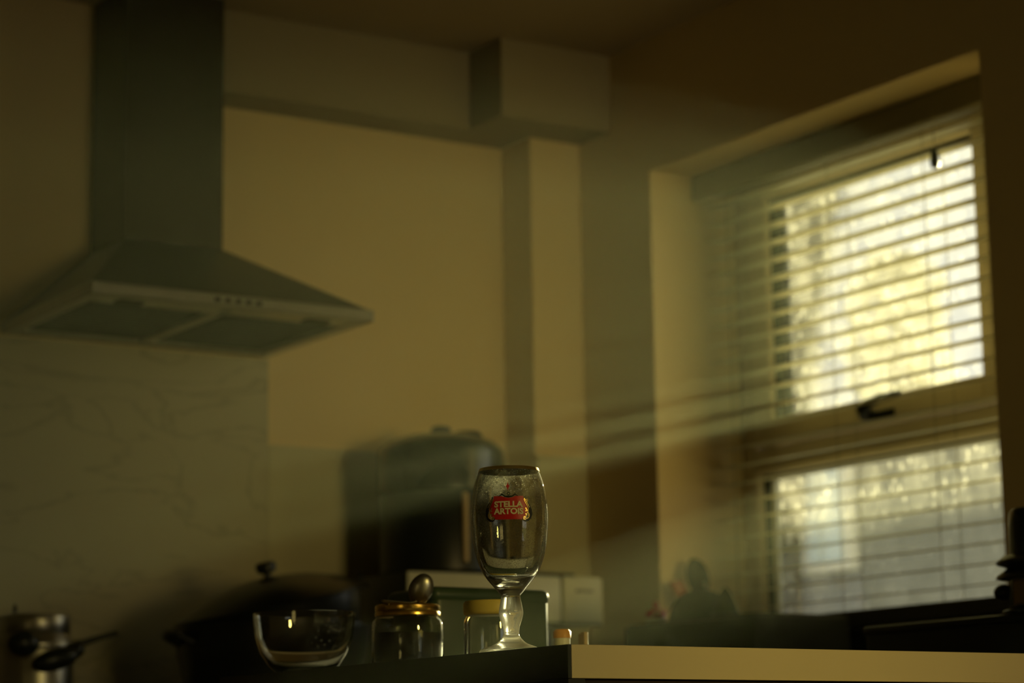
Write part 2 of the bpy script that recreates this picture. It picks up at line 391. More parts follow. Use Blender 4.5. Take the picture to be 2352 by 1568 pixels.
bmesh.ops.recalc_face_normals(bb, faces=bb.faces)
s0 = obj('slat', bb, 'slat', bl, smooth=True)
NS, ZT, ZBT = 24, 2.030, 1.132
for i in range(NS):
    s = s0 if i == 0 else s0.copy()
    if i: COL.objects.link(s); s.parent = bl
    s.location = (.012, -.001+random.uniform(-.0015, .0015), ZT-(ZT-ZBT)*i/(NS-1)-RZ1+random.uniform(-.0007, .0007))
    s.rotation_euler = (random.uniform(-.001, .001), random.uniform(-.012, .012)-.09, 0)
bx('bottom_rail', 'slat', 3.167, 3.217, 3.074, 4.082, 1.091, 1.104, .004)
for y in (4.00, 3.66, 3.37, 3.16):
    cd = B()
    for x in (3.1655, 3.2185):
        add_tube(cd, [(x-3.18, y-3.578, 1.10-RZ1), (x-3.18, y-3.578, 2.06-RZ1)], .0009, 6)
    obj('ladder_cord', cd, 'cord', bl)
pc = tube('pull_cord', 'cord', [(3.136-3.18, 3.305-3.578, 2.05-RZ1), (3.136-3.18, 3.305-3.578, 1.98-RZ1)], .0012, bl, 6)
lathe('tassel', 'black', [(0, 0), (.007, .001), (.0095, .012), (.008, .03), (.003, .038), (0, .039)], pc, 20, (3.136-3.18, 3.305-3.578, 1.942-RZ1))

# ------------------------------------------------------------------ worktops and cabinets
pw = thing('peninsula_worktop', 'thick worktop slab with a cream front edge and shade-darkened end under the beer glass', 'worktop', (1.35, 1.984, .92))
box('slab', 'worktop', .004, 1.67, .004, .796, -.034, 0, pw)
tag(box('front_edge', 'cream_edge', .004, 1.67, 0, .0045, -.034, -.0005, pw), 'cream front edging')
tag(box('end_edge', 'dark_edge', 0, .0045, 0, .796, -.034, -.0005, pw), 'end edging darkened for its unlit side')  # near-black colour paints the shade on the unlit end
pb = thing('peninsula_cabinet', 'brown base cabinet with a shade-darkened end panel below the cream edged worktop', 'cabinet', (1.35, 1.984, 0))
box('carcass', 'cabinet', .022, 1.67, .022, .77, .1, .885, pb)
box('end_panel', 'dark_edge', .001, .021, .001, .79, .0, .885, pb)  # dark colour continues the painted shade below the worktop end
box('plinth', 'black', .04, 1.67, .06, .74, 0, .1, pb)
for k in range(3):
    d = box('door', 'cabinet', .03+k*.545, .565+k*.545, .003, .022, .11, .875, pb, .003)
    tube('door_handle', 'steel', [(.1+k*.545, -.02, .82), (.3+k*.545, -.02, .82)], .005, d)
bw = thing('back_worktop', 'dark worktop running along the back wall below the cooker hood', 'worktop', (XL, 3.888, .92))
box('slab', 'worktop', .001, 4.228, .004, .5995, -.034, 0, bw)
box('front_edge', 'cream_edge', .001, 3.62, 0, .0045, -.034, -.0005, bw)
ww = thing('window_worktop', 'dark worktop joining the peninsula to the back worktop below the window', 'worktop', (2.43, 2.781, .92))
box('slab', 'worktop', .004, .5985, .0005, 1.1065, -.034, 0, ww)
box('front_edge', 'cream_edge', 0, .0045, .0005, 1.1065, -.034, -.0005, ww)
for k in range(6):
    x = XL+.01+k*.6
    cbn = thing('base_cabinet', ['first', 'second', 'third', 'fourth', 'fifth', 'sixth'][k]+' brown base cabinet from the left under the back worktop', 'cabinet', (x, 3.91, 0))
    box('carcass', 'cabinet', 0, .597, .022, .57, .1, .885, cbn)
    box('plinth', 'black', 0, .597, .06, .55, 0, .1, cbn)
    d = box('door', 'cabinet', .003, .594, 0, .021, .11, .875, cbn, .003)
    tube('door_handle', 'steel', [(.45, -.02, .7), (.45, -.02, .84)], .005, d)
hb = thing('hob', 'black glass hob set in the back worktop below the hood', 'hob', (1.985, 4.19, .92))
box('hob_plate', 'blackgloss', -.262, .29, -.25, .25, .0003, .006, hb, .002)
for (x, y, r) in ((-.14, -.12, .09), (-.14, .12, .075), (.14, -.12, .075), (.14, .12, .09)):
    lathe('cooking_zone', 'greytext', [(r-.004, .0062), (r, .0066), (r-.004, .0068)], hb, 40, (x, y, 0))

# ------------------------------------------------------------------ cooker hood
HX, HZ = 1.985, 1.680
hd = thing('cooker_hood', 'stainless steel chimney cooker hood above the veined splashback', 'cooker hood', (HX, YB, HZ))
b = B()
def ring(x0, x1, y0, y1, z): return [b.verts.new(p) for p in ((x0, y0, z), (x1, y0, z), (x1, y1, z), (x0, y1, z))]
ra = ring(-.299, .299, -.468, -.001, .022); rb = ring(-.111, .111, -.181, -.001, .182)
for k in range(4): b.faces.new((ra[k], ra[(k+1) % 4], rb[(k+1) % 4], rb[k]))
b.faces.new(list(reversed(ra))); b.faces.new(rb)
bmesh.ops.bevel(b, geom=list(b.edges), offset=.003, segments=2, affect='EDGES')
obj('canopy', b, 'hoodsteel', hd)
b = B()
add_box(b, -.300, .300, -.470, -.440, 0, .024, .002); add_box(b, -.300, .300, -.035, -.001, 0, .024, .002)
add_box(b, -.300, -.270, -.44, -.035, 0, .024, .002); add_box(b, .270, .300, -.44, -.035, 0, .024, .002)
add_box(b, -.012, .012, -.44, -.035, .002, .024, .002); add_box(b, -.27, .27, -.44, -.385, .002, .02, .002)
lip = obj('canopy_rim', b, 'steel', hd)  # lighter steel than the canopy, painting the highlight on the front lip
for x in (-.2, .2):
    lathe('hood_lamp', 'filter', [(0, -.001), (.028, -.001), (.032, .004), (0, .004)], lip, 24, (x, -.412, 0))
for x0, x1 in ((-.268, -.014), (.014, .268)):
    fp = box('filter', 'filter', x0, x1, -.383, -.037, .008, .016, hd, .002)
    b = B()
    for k in range(14): add_box(b, x0+.015, x1-.015, -.375+k*.0238, -.365+k*.0238, .004, .0085)
    obj('filter_slats', b, 'filter', fp)
b = B(); add_box(b, -.109, .109, -.178, -.001, .180, ZC-HZ-.0005, .002); add_box(b, -.104, .104, -.174, -.001, .45, ZC-HZ-.0005, .001)
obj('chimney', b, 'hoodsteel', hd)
bt = B()
for k in range(5): add_box(bt, -.05+k*.022, -.038+k*.022, -.474, -.468, .008, .016, .001)
obj('button_row', bt, 'black', hd)

# ------------------------------------------------------------------ beer glass
K = .000471
GL = (1.395, 2.158, .9201)
GZ = lambda y: (1492.5-y)*K
outer = [(0, .0), (.020, .0), (.0335, .0006), (.0345, .0022), (.0325, .0042), (.0250, .0070), (.0165, .0105), (.0115, .0150),
         (.0089, .0190), (.0084, .0225), (.0094, .0285), (.0114, .0345), (.0129, .0405), (.0132, .0440), (.0124, .0500), (.0112, .0560), (.0104, .0600),
         (.0106, .0622), (.0128, .0645), (.0158, .0682), (.0200, .0730), (.0268, .0815), (.0318, .0900), (.0352, .0985), (.0378, .1070), (.0398, .1175), (.0412, .1290),
         (.0419, .1400), (.0421, .1480), (.0418, .1560), (.0408, .1655), (.0391, .1755), (.0370, .1850), (.0345, .1925), (.0327, .1972), (.0322, .1985)]
inner = [(.0315, .1990), (.0308, .1985), (.0312, .1970), (.0330, .1922), (.0354, .1848), (.0374, .1755), (.0390, .1655), (.0400, .1560), (.0402, .1480),
         (.0400, .1400), (.0392, .1290), (.0378, .1175), (.0357, .1070), (.0330, .0985), (.0293, .0900), (.0240, .0825), (.0170, .0775), (.0090, .0755), (0, .0750)]
def smooth_prof(p, k=4):
    out = []
    for i in range(len(p)-1):
        p0 = p[max(i-1, 0)]; p1 = p[i]; p2 = p[i+1]; p3 = p[min(i+2, len(p)-1)]
        for j in range(k):
            t = j/k
            out.append(tuple(.5*((2*p1[c])+(-p0[c]+p2[c])*t+(2*p0[c]-5*p1[c]+4*p2[c]-p3[c])*t*t+(-p0[c]+3*p1[c]-3*p2[c]+p3[c])*t**3) for c in (0, 1)))
    out.append(p[-1]); return [(max(a, 0), c) for a, c in out]
bg_ = thing('beer_glass', 'empty stemmed beer glass with a red printed emblem and gold rim on the worktop end', 'glass', GL)
so = smooth_prof(outer[1:])
prof = [(0, .0)]+so+smooth_prof(inner[:-1])+[(0, .0750)]
body = lathe('bowl', 'glass', prof, bg_, 96)
for p in body.data.polygons: p.use_smooth = True
lathe('rim_band', 'gold', [(.0335, .1960), (.0327, .1978), (.0322, .1992), (.0314, .1996), (.0306, .1990), (.0309, .1976), (.0304, .1990), (.0314, .1999), (.0324, .1996), (.0330, .1978), (.0338, .1960)], bg_, 96)
def r_at(z):
    for (a, za), (c, zc) in zip(so, so[1:]):
        if za <= z <= zc and z > .02: return a+(c-a)*(z-za)/max(zc-za, 1e-9)
    return .04
AZ = math.atan2(-GL[1], -GL[0])-.02
def wrap(me_bm, lift):
    for v in me_bm.verts:
        u, z = v.co.x, v.co.y
        r = r_at(z)+lift
        a = AZ+u/r
        v.co = (r*math.cos(a), r*math.sin(a), z)
def px(x, y): return ((x-1168.5)*K*.985, GZ(y))
def flat_poly(pts, name, m, lift, parent, cuts=3):
    bb = B(); bb.faces.new([bb.verts.new((*px(*p), 0)) for p in pts])
    bmesh.ops.triangulate(bb, faces=bb.faces)
    for _ in range(cuts): bmesh.ops.subdivide_edges(bb, edges=[e for e in bb.edges if e.calc_length() > .0012], cuts=1)
    bmesh.ops.triangulate(bb, faces=bb.faces)
    wrap(bb, lift)
    return obj(name, bb, m, parent)
def stroke(bb, pts, w):
    """flat ribbon along photo-measured points, width list or number in the same units"""
    P = [Vector(p) for p in pts]; L, R_ = [], []
    for i, p in enumerate(P):
        d = (P[min(i+1, len(P)-1)]-P[max(i-1, 0)]).normalized(); nn = Vector((-d.y, d.x))
        ww_ = w[i] if isinstance(w, (list, tuple)) else w
        L.append(bb.verts.new((*px(*(p+nn*ww_/2)), 0))); R_.append(bb.verts.new((*px(*(p-nn*ww_/2)), 0)))
    for i in range(len(P)-1): bb.faces.new((L[i], R_[i], R_[i+1], L[i+1]))
def arc(c, r, a0, a1, n=14, r2=None):
    r2 = r if r2 is None else r2
    return [(c[0]+(r+(r2-r)*k/n)*math.cos(math.radians(a0+(a1-a0)*k/n)), c[1]+(r+(r2-r)*k/n)*math.sin(math.radians(a0+(a1-a0)*k/n))) for k in range(n+1)]
def mir(pts): return [(2*1168.5-x, y) for x, y in pts]
half = [(1168.5, 1145.5), (1175, 1145), (1181, 1143), (1187, 1141), (1203.5, 1141), (1205, 1148), (1208, 1155), (1213, 1163), (1216, 1171), (1214, 1179), (1210, 1187), (1205, 1193), (1203, 1195), (1168.5, 1195)]
shield = half+list(reversed(mir(half)))[1:-1]
def scroll_pts(side):
    p = [(1206, 1143), (1209, 1152), (1216, 1163), (1221, 1173), (1223, 1183), (1220, 1191), (1213, 1197), (1206, 1197.5), (1202, 1194), (1203, 1190)]
    return p if side > 0 else mir(p)
emb = flat_poly(shield, 'emblem', 'red', .0005, bg_)
bb = B()
for s in (1, -1):
    stroke(bb, scroll_pts(s), [3, 6, 9, 9, 7, 6, 5, 4, 3, 2])
    q = [(1222, 1171), (1223.5, 1180), (1222, 1189), (1216, 1195.5), (1209, 1199)]
    stroke(bb, q if s > 0 else mir(q), [2, 3, 3, 3, 2])
stroke(bb, [(1145, 1142), (1153, 1137), (1160, 1142), (1168, 1143), (1177, 1142), (1184, 1137), (1191, 1142)], [1, 4, 3, 5, 3, 4, 1])
stroke(bb, arc((1168.5, 1136), 3.2, 0, 350, 16), 1.6)
wrap(bb, .0007); tag(obj('emblem_scroll', bb, 'blackprint', emb), 'black scrollwork around the red emblem')
for s in (1, -1):
    bb = B()
    e = half[5:13]; stroke(bb, e if s > 0 else mir(e), 1.2)
    wrap(bb, .0009); tag(obj('emblem_gilding', bb, 'goldprint', emb), 'gold outline along one side of the emblem')
    for pts, w in (([(1206, 1146), (1212, 1155), (1219, 1167)], 1.4), ([(1210, 1150), (1213, 1148), (1214, 1152), (1211, 1156)], 1.0), ([(1209, 1168), (1212, 1174)], 3), ([(1208, 1176), (1215, 1174)], 2.4),
                   ([(1209, 1181), (1211, 1185)], 3.2), (arc((1211, 1186), 8, -80, 150, 14, 6), 1.6), (arc((1207, 1191), 4.6, 60, 300, 12, 2.6), 1.4), ([(1216, 1180), (1217, 1188)], 1.6)):
        bb = B(); stroke(bb, pts if s > 0 else mir(pts), w)
        wrap(bb, .0009); obj('emblem_gilding', bb, 'goldprint', emb)
star = [(1167, 1107.5), (1168.4, 1114.5), (1171.5, 1118.5), (1168.6, 1122.5), (1167.2, 1129), (1165.6, 1122.5), (1162.6, 1118.5), (1165.6, 1114.5)]
tag(flat_poly(star, 'emblem_star', 'red', .0005, emb, 2), 'small red star above the emblem')
def lettering(txt, x0, x1, ytop, ybot, lift):
    cu = bpy.data.curves.new('lettering_curve', 'FONT'); cu.body = txt; cu.size = 1; cu.offset = .042; cu.space_character = 1.0; cu.resolution_u = 3
    to = bpy.data.objects.new('lettering_tmp', cu); COL.objects.link(to)
    dg = bpy.context.evaluated_depsgraph_get(); dg.update()
    me = bpy.data.meshes.new_from_object(to.evaluated_get(dg))
    bpy.data.objects.remove(to); bpy.data.curves.remove(cu)
    q = B(); q.from_mesh(me); bpy.data.meshes.remove(me)
    return q
def fit(q, x0, x1, z0, z1):
    xs = [v.co.x for v in q.verts]; ys = [v.co.y for v in q.verts]
    for v in q.verts:
        v.co.x = x0+(v.co.x-min(xs))/(max(xs)-min(xs))*(x1-x0); v.co.y = z0+(v.co.y-min(ys))/(max(ys)-min(ys))*(z1-z0); v.co.z = 0
for txt, xa, xb, ya, yb in (('STELLA', 1134.5, 1202.5, 1153, 1167.5), ('ARTOIS', 1133, 1203.5, 1169, 1183.5)):
    q = lettering(txt, 0, 1, 0, 1, 0)
    (ua, zb), (ub, za) = px(xa, yb), px(xb, ya)
    fit(q, ua, ub, zb, za); wrap(q, .0010)
    tag(obj('emblem_lettering', q, 'cremeprint', emb), 'cream lettering %s' % txt)

# ------------------------------------------------------------------ things on the peninsula
def jar_profile(R, H, neck, base=.004, wall=.0025):
    o = [(R*.90, 0), (R*.98, .002), (R, .007), (R, H*.78), (R*.97, H*.86), (neck, H*.93), (neck, H)]
    i = [(neck-wall, H), (neck-wall, H*.93), (R*.97-wall, H*.85), (R-wall, H*.77), (R-wall, base+.004), (R*.9, base)]
    return [(0, 0)]+o+i+[(0, base)]
j1 = thing('storage_jar', 'glass jar with a gold screw lid and a spoon lying on top', 'jar', (1.466, 2.50, .9201))
lathe('glass_body', 'jarglass', jar_profile(.044, .066, .038), j1)
lathe('lid', 'gold', [(0, .062), (.0375, .062), (.040, .063), (.040, .0665), (.0392, .068), (.040, .070), (.040, .0745), (.038, .0765), (0, .0765)], j1, 64)
lathe('preserve', 'jam', [(0, .0045), (.038, .0045), (.0405, .009), (.0405, .042), (0, .043)], j1)
sp = thing('spoon', 'steel spoon lying across the gold jar lid with its bowl tipped up', 'spoon', (1.4695, 2.498, .9970))
b = B(); R3 = Matrix.Rotation(.5, 3, 'Y')
add_lathe(b, [(0, -.0072), (.008, -.0066), (.014, -.0048), (.0185, -.0018), (.0198, .0008), (.0192, .0009), (.0178, -.0012), (.0135, -.0036), (.0075, -.0052), (0, -.0058)], 40)
bmesh.ops.scale(b, vec=(.75, 1.0, 1.0), verts=b.verts)
bmesh.ops.rotate(b, verts=b.verts, matrix=Matrix.Rotation(math.radians(-76), 3, 'X'))
bmesh.ops.rotate(b, verts=b.verts, matrix=Matrix.Rotation(math.radians(22), 3, 'Y'))
bmesh.ops.rotate(b, verts=b.verts, matrix=Matrix.Rotation(math.radians(-24), 3, 'Z'))
bmesh.ops.translate(b, vec=(.016, .002, .0195), verts=b.verts)
obj('spoon_bowl', b, 'steel', sp, smooth=True)
tube('spoon_handle', 'steel', [(.008, .002, .004), (.0, .0, .0022), (-.018, -.004, .0022), (-.036, -.008, .0024), (-.046, -.010, .003)], [.0028, .0024, .0028, .0036, .003], sp, 12, .5)
j2 = thing('storage_jar', 'glass jar with a pale yellow lid just behind the beer glass stem', 'jar', (1.473, 2.32, .9201))
lathe('glass_body', 'jarglass', jar_profile(.0325, .056, .029), j2)
lathe('lid', 'yellow', [(0, .052), (.030, .052), (.032, .0535), (.0327, .056), (.0327, .066), (.031, .0688), (.027, .0695), (0, .0695)], j2, 64)
tn = thing('storage_tin', 'dark green square tin with rounded corners behind the yellow lidded jar', 'tin', (1.690, 2.72, .9201))
b = B(); add_box(b, -.092, .092, -.062, .062, 0, .108, .012, 4); obj('tin_body', b, 'green', tn, smooth=True)
b = B(); add_box(b, -.093, .093, -.063, .063, .094, .116, .010, 4); obj('tin_lid', b, 'green', tn, smooth=True)
gb = thing('glass_bowl', 'small clear glass bowl left of the gold lidded jar', 'bowl', (1.430, 2.700, .9201))
lathe('bowl', 'jarglass', [(0, 0), (.030, 0), (.034, .002), (.045, .012), (.056, .028), (.0625, .048), (.065, .066), (.0655, .078), (.0645, .0788), (.0635, .078), (.063, .066), (.0605, .049), (.054, .030), (.043, .015), (.030, .0065), (0, .005)], gb, 72)
tb = thing('spice_tub', 'small white tub with an orange lid near the peninsula corner', 'tub', (1.598, 2.36, .9201))
lathe('tub_body', 'white', [(0, 0), (.0085, 0), (.0095, .002), (.0095, .031), (0, .032)], tb, 28)
lathe('tub_lid', 'orange', [(0, .031), (.0105, .031), (.0105, .0385), (.008, .0415), (0, .042)], tb, 28)
st = thing('wooden_peg', 'thin pale wooden peg standing on the cream edged worktop', 'peg', (1.658, 2.40, .9201))
b = B(); add_box(b, -.0030, .0030, -.0045, .0045, 0, .042, .001); obj('peg_body', b, 'wood', st)
b = B(); add_box(b, -.0032, .0032, .0046, .009, 0, .040, .001); obj('peg_half', b, 'wood', st)

# right end of the peninsula: black tray box with a coffee maker
kb = thing('serving_box', 'low black box at the right end of the peninsula under the coffee maker', 'box', (2.40, 2.22, .9201))
b = B(); add_box(b, 0, .42, 0, .51, 0, .078, .008, 3); obj('box_body', b, 'black', kb, smooth=True)
b = B(); add_box(b, -.003, .423, -.003, .513, .070, .083, .004, 2); obj('box_lid', b, 'enamel', kb, smooth=True)
cm = thing('coffee_maker', 'black cylindrical coffee maker with two flared collars at the right edge', 'coffee maker', (2.468, 2.42, 1.0035))
lathe('base_plate', 'enamel', [(0, 0), (.058, 0), (.062, .002), (.062, .005), (.058, .007), (0, .007)], cm, 56)
lathe('pot_body', 'blackgloss', [(0, .007), (.050, .007), (.052, .012), (.048, .05), (.050, .060), (0, .061)], cm, 56)
lathe('collar', 'enamel', [(0, .050), (.058, .050), (.068, .052), (.066, .056), (.052, .066), (0, .067)], cm, 56)
lathe('collar', 'enamel', [(0, .068), (.054, .068), (.066, .072), (.066, .076), (.056, .084), (0, .085)], cm, 56)
lathe('lid_cylinder', 'blackgloss', [(0, .084), (.047, .084), (.046, .130), (.0445, .146), (.040, .151), (0, .153)], cm, 56)
b = B(); add_ellipsoid(b, (-.02, .062, .035), (.012, .016, .012)); add_tube(b, [(-.02, .06, .035), (-.012, .046, .035)], .006)
obj('side_knob', b, 'black', cm, smooth=True)
b = B(); add_box(b, -.052, -.046, -.016, .012, .012, .048, .002); tag(obj('side_panel', b, 'cabinet', cm), 'brown side panel')

# ------------------------------------------------------------------ window worktop and sill
ck = thing('storage_crate', 'black plastic crate below the far end of the window', 'crate', (2.75, 3.43, .9201))
b = B()
add_box(b, 0, .23, 0, .41, 0, .008, .002); add_box(b, 0, .008, 0, .41, .006, .155, .002); add_box(b, .222, .23, 0, .41, .006, .155, .002)
add_box(b, .007, .223, 0, .008, .006, .155, .002); add_box(b, .007, .223, .402, .41, .006, .155, .002)
obj('crate_body', b, 'black', ck)
box('crate_lid', 'dark_edge', .004, .226, .004, .406, .1552, .160, ck, .001)
CZ = .9201+.1602
rt = thing('sauce_bottle', 'small white bottle with a red spout cap standing on the black crate', 'bottle', (2.80, 3.803, CZ))
lathe('bottle_body', 'white', [(0, 0), (.019, 0), (.020, .002), (.020, .013), (0, .014)], rt, 32)
lathe('cap', 'redcap', [(0, .013), (.0205, .013), (.0205, .026), (.018, .029), (.009, .031), (.0065, .042), (.003, .047), (0, .047)], rt, 32)
dm = thing('upturned_bowl', 'dark round bowl turned upside down on the black crate beside the red cap', 'bowl', (2.835, 3.702, CZ))
lathe('bowl_shell', 'sponge', [(.0635, 0), (.063, .010), (.058, .030), (.046, .048), (.028, .059), (.010, .063), (0, .0635), (0, .060), (.010, .0595), (.027, .0555), (.043, .045), (.054, .029), (.059, .010), (.0595, 0)], dm, 56)
cn = thing('scouring_brush', 'dark pointed brush head standing right of the upturned bowl', 'brush', (2.815, 3.598, CZ))
lathe('bristles', 'sponge', [(0, 0), (.024, 0), (.026, .004), (.020, .026), (.011, .048), (.004, .058), (0, .059)], cn, 28)
lathe('brush_collar', 'black', [(.025, 0), (.027, .002), (.027, .008), (.0235, .010)], cn, 28)
ZS = RZ0+.0005
s1 = thing('serving_spoon', 'dark serving spoon leaning head up against the window recess', 'spoon', (3.085, 4.000, ZS))
tube('spoon_handle', 'steel', [(.020, -.024, .001), (.016, -.012, .04), (.010, .006, .075), (.004, .020, .10)], [.0035, .003, .003, .004], s1)
b = B()
add_lathe(b, [(0, -.006), (.012, -.0055), (.020, -.003), (.0245, .001), (.0235, .0015), (.019, -.001), (.012, -.0035), (0, -.004)], 36)
bmesh.ops.scale(b, vec=(1.0, 1.75, 1.0), verts=b.verts)
bmesh.ops.rotate(b, verts=b.verts, matrix=Matrix.Rotation(math.radians(78), 3, 'X'))
bmesh.ops.rotate(b, verts=b.verts, matrix=Matrix.Rotation(math.radians(-12), 3, 'Y'))
bmesh.ops.rotate(b, verts=b.verts, matrix=Matrix.Rotation(math.radians(-32), 3, 'Z'))
bmesh.ops.translate(b, vec=(-.004, .030, .112), verts=b.verts)
obj('spoon_bowl', b, 'enamel', s1, smooth=True)
s2 = thing('spatula', 'dull pink spatula leaning left of the dark serving spoon', 'spatula', (3.060, 4.020, ZS))
tube('spatula_handle', 'pink', [(.016, -.028, .001), (.002, -.004, .034), (-.008, .012, .06)], [.004, .0045, .005], s2)
b = B(); add_box(b, -.018, .018, -.003, .003, 0, .062, .0028, 2)
bmesh.ops.rotate(b, verts=b.verts, matrix=Matrix.Rotation(math.radians(-12), 3, 'Y')); bmesh.ops.rotate(b, verts=b.verts, matrix=Matrix.Rotation(math.radians(-24), 3, 'X')); bmesh.ops.translate(b, vec=(-.006, .012, .050), verts=b.verts)
obj('spatula_blade', b, 'pink', s2)

# ------------------------------------------------------------------ back worktop: right group
bn = thing('bread_bin', 'dark bread bin hidden under the cream appliance', 'bin', (2.43, 4.16, .9201))
b = B(); add_box(b, .01, .385, .02, .195, 0, .180, .015, 3); obj('bin_body', b, 'black', bn, smooth=True)
tube('bin_handle', 'steel', [(.10, .018, .12), (.10, .004, .12), (.30, .004, .12), (.30, .018, .12)], .004, bn)
ca = thing('radio', 'flat cream appliance with two front panels and faint lettering under the black appliance', 'appliance', (2.433, 4.15, 1.1005))
b = B(); add_box(b, 0, .478, .008, .205, .001, .103, .006, 2); obj('casing', b, 'black', ca, smooth=True)
b = B(); add_box(b, .002, .377, 0, .0085, .006, .102, .004, 2); obj('front_panel', b, 'cream', ca, smooth=True)
b = B(); add_box(b, .381, .482, -.004, .0085, .004, .104, .006, 3); pnl = obj('front_panel', b, 'cream', ca, smooth=True)
b = B(); add_box(b, .376, .382, .004, .009, .004, .104); add_box(b, .382, .480, -.001, .009, -.0005, .0045); obj('shadow_gap', b, 'greytext', ca)  # dark seam, plus a dark strip painting the shadow line below the panel
q = B()
for k, (w, hh) in enumerate(((.0075, .006), (.005, .006), (.005, .0075), (.003, .009), (.005, .006), (.005, .006), (.004, .008), (.005, .006))):
    x = .411+k*.0058
    add_box(q, x, x+w*.8, -.0047, -.0038, .070, .070+hh*.9)
tag(obj('lettering', q, 'greytext', pnl), 'faint grey lettering too blurred to read')
kn = thing('bottle_stopper', 'small black stopper standing on the cream appliance', 'stopper', (2.745, 4.22, 1.2052))
lathe('stopper', 'black', [(0, 0), (.016, 0), (.018, .003), (.016, .018), (.012, .021), (0, .0215)], kn, 28)
ls = thing('letter_opener', 'thin dark flat blade lying on top of the cream appliance', 'utensil', (2.79, 4.20, 1.2052))
b = B(); add_box(b, -.03, .085, -.008, .008, 0, .010, .003, 2); obj('blade', b, 'black', ls)
BX, BY = 2.598, 4.285
ba = thing('drinks_dispenser', 'large black domed appliance with a lid knob on top of the cream appliance', 'appliance', (BX, BY, 1.2052))
def oval(name, m, prof, sx, sy, par, c=(0, 0, 0)):
    q = B(); add_lathe(q, prof, 72); bmesh.ops.scale(q, vec=(sx, sy, 1), verts=q.verts); bmesh.ops.translate(q, vec=c, verts=q.verts)
    return obj(name, q, m, par, smooth=True)
oval('lower_body', 'black', [(0, 0), (.128, 0), (.134, .006), (.134, .165), (.130, .170), (0, .171)], 1, .95, ba)
oval('upper_body', 'blackgloss', [(0, .170), (.132, .170), (.138, .176), (.139, .255), (.136, .268), (.128, .275), (0, .276)], 1, .95, ba)
oval('lid', 'blackgloss', [(.1285, .2745), (.118, .284), (.085, .297), (.045, .304), (0, .306)], 1, .95, ba)
lathe('lid_knob', 'black', [(0, .303), (.020, .303), (.022, .307), (.021, .314), (.014, .318), (0, .319)], ba, 32, (-.012, -.02, 0))
lathe('lid_knob', 'black', [(0, .296), (.030, .296), (.033, .302), (.026, .310), (0, .312)], ba, 32, (.055, -.02, 0))
b = B(); add_box(b, -.026, -.014, -.134, -.122, .020, .165, .004, 2); tag(obj('highlight_strip', b, 'wood', ba), 'narrow brown vertical strip painting a highlight')  # brown strip standing in for a vertical highlight on the body

# ------------------------------------------------------------------ back worktop: pans on the hob
HOBZ = .9269
wk = thing('frying_pan', 'large black lidded pan with a tilted domed lid on the hob', 'pan', (2.125, 4.14, HOBZ))
lathe('pan_body', 'enamel', [(0, 0), (.135, 0), (.150, .006), (.172, .05), (.184, .10), (.190, .150), (.194, .152), (.194, .155), (.187, .155), (.181, .105), (.168, .052), (.146, .010), (0, .006)], wk, 72)
lid = lathe('pan_lid', 'enamel', [(.188, 0), (.191, .003), (.190, .006), (.170, .018), (.130, .036), (.080, .050), (.030, .0565), (0, .0575), (0, .0545), (.030, .0535), (.079, .047), (.128, .033), (.168, .015), (.185, .003)], wk, 72)
lid.location = (.0, -.0, .196); lid.rotation_euler = (0, math.radians(-12.5), 0)
ins = lathe('steamer_insert', 'enamel', [(0, -.085), (.150, -.085), (.160, -.07), (.172, 0), (.176, .002), (0, .003)], wk, 72)
ins.location = lid.location; ins.rotation_euler = lid.rotation_euler
lathe('lid_knob', 'black', [(0, .056), (.007, .056), (.007, .063), (.018, .067), (.021, .078), (.018, .086), (0, .088)], lid, 32)
tube('pan_handle', 'black', [(.178, .03, .20), (.190, .035, .215), (.205, .04, .24), (.222, .045, .268)], [.007, .008, .0075, .006], wk, 12, .7)
b = B(); add_tube(b, [(-.185, -.03, .12), (-.215, -.03, .135), (-.222, 0, .138), (-.215, .03, .135), (-.185, .03, .12)], .007, 12); obj('loop_handle', b, 'black', wk, smooth=True)
pt = thing('pressure_cooker', 'small shiny steel pot with black handles at the left edge', 'pot', (1.642, 4.16, .9201))
lathe('pot_body', 'steel', [(0, 0), (.066, 0), (.072, .004), (.073, .012), (.073, .108), (.071, .114), (0, .115)], pt, 72)
lathe('pot_shoulder', 'steel', [(0, .113), (.0745, .113), (.0755, .117), (.0745, .121), (.068, .134), (.0655, .139), (0, .14)], pt, 72)
lathe('pot_lid', 'steel', [(0, .138), (.064, .138), (.066, .141), (.0665, .168), (.064, .173), (.050, .1755), (0, .177)], pt, 72)
lathe('valve_pin', 'black', [(0, .176), (.004, .176), (.004, .188), (.002, .192), (0, .192)], pt, 16, (-.045, -.02, 0))
tube('long_handle', 'black', [(.060, -.03, .118), (.085, -.035, .124), (.115, -.04, .134), (.146, -.045, .142)], [.010, .008, .0065, .006], pt, 12, .8)
b = B(); add_ellipsoid(b, (-.045, -.066, .118), (.030, .022, .023)); obj('side_knob', b, 'black', pt, smooth=True)
b = B(); add_ellipsoid(b, (.012, -.078, .090), (.045, .020, .020), Matrix.Rotation(-.25, 3, 'Y')); add_ellipsoid(b, (.050, -.062, .105), (.026, .018, .016), Matrix.Rotation(-.4, 3, 'Y')); obj('front_grip', b, 'black', pt, smooth=True)

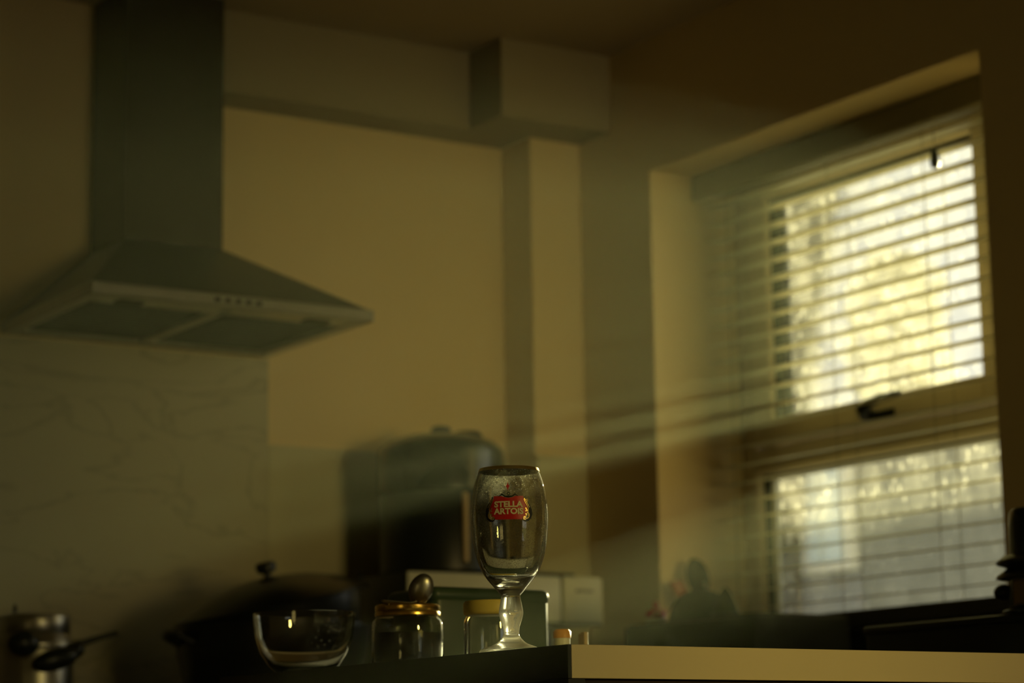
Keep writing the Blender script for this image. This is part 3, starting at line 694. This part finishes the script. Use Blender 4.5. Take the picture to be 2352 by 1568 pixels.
# ------------------------------------------------------------------ outside
structure(box('ground', 'lawn', 3.5, 60, -30, 60, -.62, -.5), 'garden ground outside the window')
nb = thing('neighbour_house', 'grey house wing with a white framed window outside the left of the lower window', 'house', (6.0, 6.82, -.5))
b = B(); add_box(b, 0, 2.6, 0, 3.5, 0, 2.58); obj('house_wall', b, 'houseg', nb)
b = B(); add_box(b, -.06, 2.66, -.05, 3.56, 2.58, 2.64, .01); obj('eaves_board', b, 'upvc', nb)
hw = box('house_window', 'upvc', -.05, .03, .015, .325, 2.04, 2.53, nb, .01)
box('house_pane', 'sky_tint_glass', -.06, -.04, .05, .155, 2.08, 2.49, hw)
box('house_pane', 'sky_tint_glass', -.06, -.04, .175, .245, 2.08, 2.49, hw)
gw = thing('garden_wall', 'pale garden wall beyond the right part of the lower window, with an unseen taller section added to cut the low sun', 'wall', (8.1, 5.3, -.5))
b = B(); add_box(b, 0, .25, 2.3, 3.35, 0, 2.66); obj('wall_body', b, 'brick', gw)
b = B(); add_box(b, -.05, .30, 2.301, 3.39, 2.66, 2.72, .01); obj('coping', b, 'brick', gw)
b = B(); add_box(b, 0, .25, 0, 2.299, 0, 2.90); obj('wall_body', b, 'brick', gw)  # unseen taller section, added to block sun from the lower window
b = B(); add_box(b, -.05, .30, -.04, 2.30, 2.90, 2.96, .01); obj('coping', b, 'brick', gw)
tree = thing('garden_tree', 'slim pale columnar tree seen blurred through the middle of the upper window', 'tree', (9.55, 10.45, -.5))
tube('trunk', 'bark', [(0, 0, 0), (.02, .01, 1.0), (0, 0, 2.0), (-.02, .01, 3.0), (0, 0, 3.9)], [.09, .08, .06, .04, .015], tree, 12)
for k in range(9):
    a = k*2.4; z = .9+k*.32
    tube('branch', 'bark', [(0, 0, z), (.12*math.cos(a), .12*math.sin(a), z+.15), (.20*math.cos(a), .20*math.sin(a), z+.4)], [.02, .013, .005], tree, 8)
b = B()
for k in range(5200):
    z = random.uniform(.35, 4.35); a = random.uniform(0, 2*PI)
    rr = .30*min(1, (4.4-z)/.25)**.5*math.sqrt(random.uniform(.1, 1))*(1+.12*math.sin(5*z+3*a))
    c = Vector((rr*math.cos(a), rr*math.sin(a), z))
    d = Vector((random.uniform(-1, 1), random.uniform(-1, 1), random.uniform(-.3, 1.2))).normalized()*random.uniform(.035, .06)
    e = d.cross(Vector((random.uniform(-1, 1), random.uniform(-1, 1), random.uniform(-1, 1)))).normalized()*.017
    b.faces.new([b.verts.new(v) for v in (c-d, c+e, c+d, c-e)])
fo = obj('foliage', b, 'leaf', tree); fo['kind'] = 'stuff'

# ------------------------------------------------------------------ haze filling the room
hz = bpy.data.materials.new('haze'); hz.use_nodes = True
hn, hl = hz.node_tree.nodes, hz.node_tree.links
hn.remove(hn['Principled BSDF'])
vs = hn.new('ShaderNodeVolumeScatter'); vs.inputs['Color'].default_value = (.93, 1.0, .62, 1)
vs.inputs['Density'].default_value = .0088; vs.inputs['Anisotropy'].default_value = .62
hl.new(vs.outputs[0], hn['Material Output'].inputs['Volume'])
o = box('haze', hz, XL-.1, 3.262, YR-.1, YB+.1, -.06, ZC+.06)
o['kind'] = 'stuff'; o['label'] = 'thin smoky haze catching the sunbeams across the kitchen'; o['category'] = 'haze'
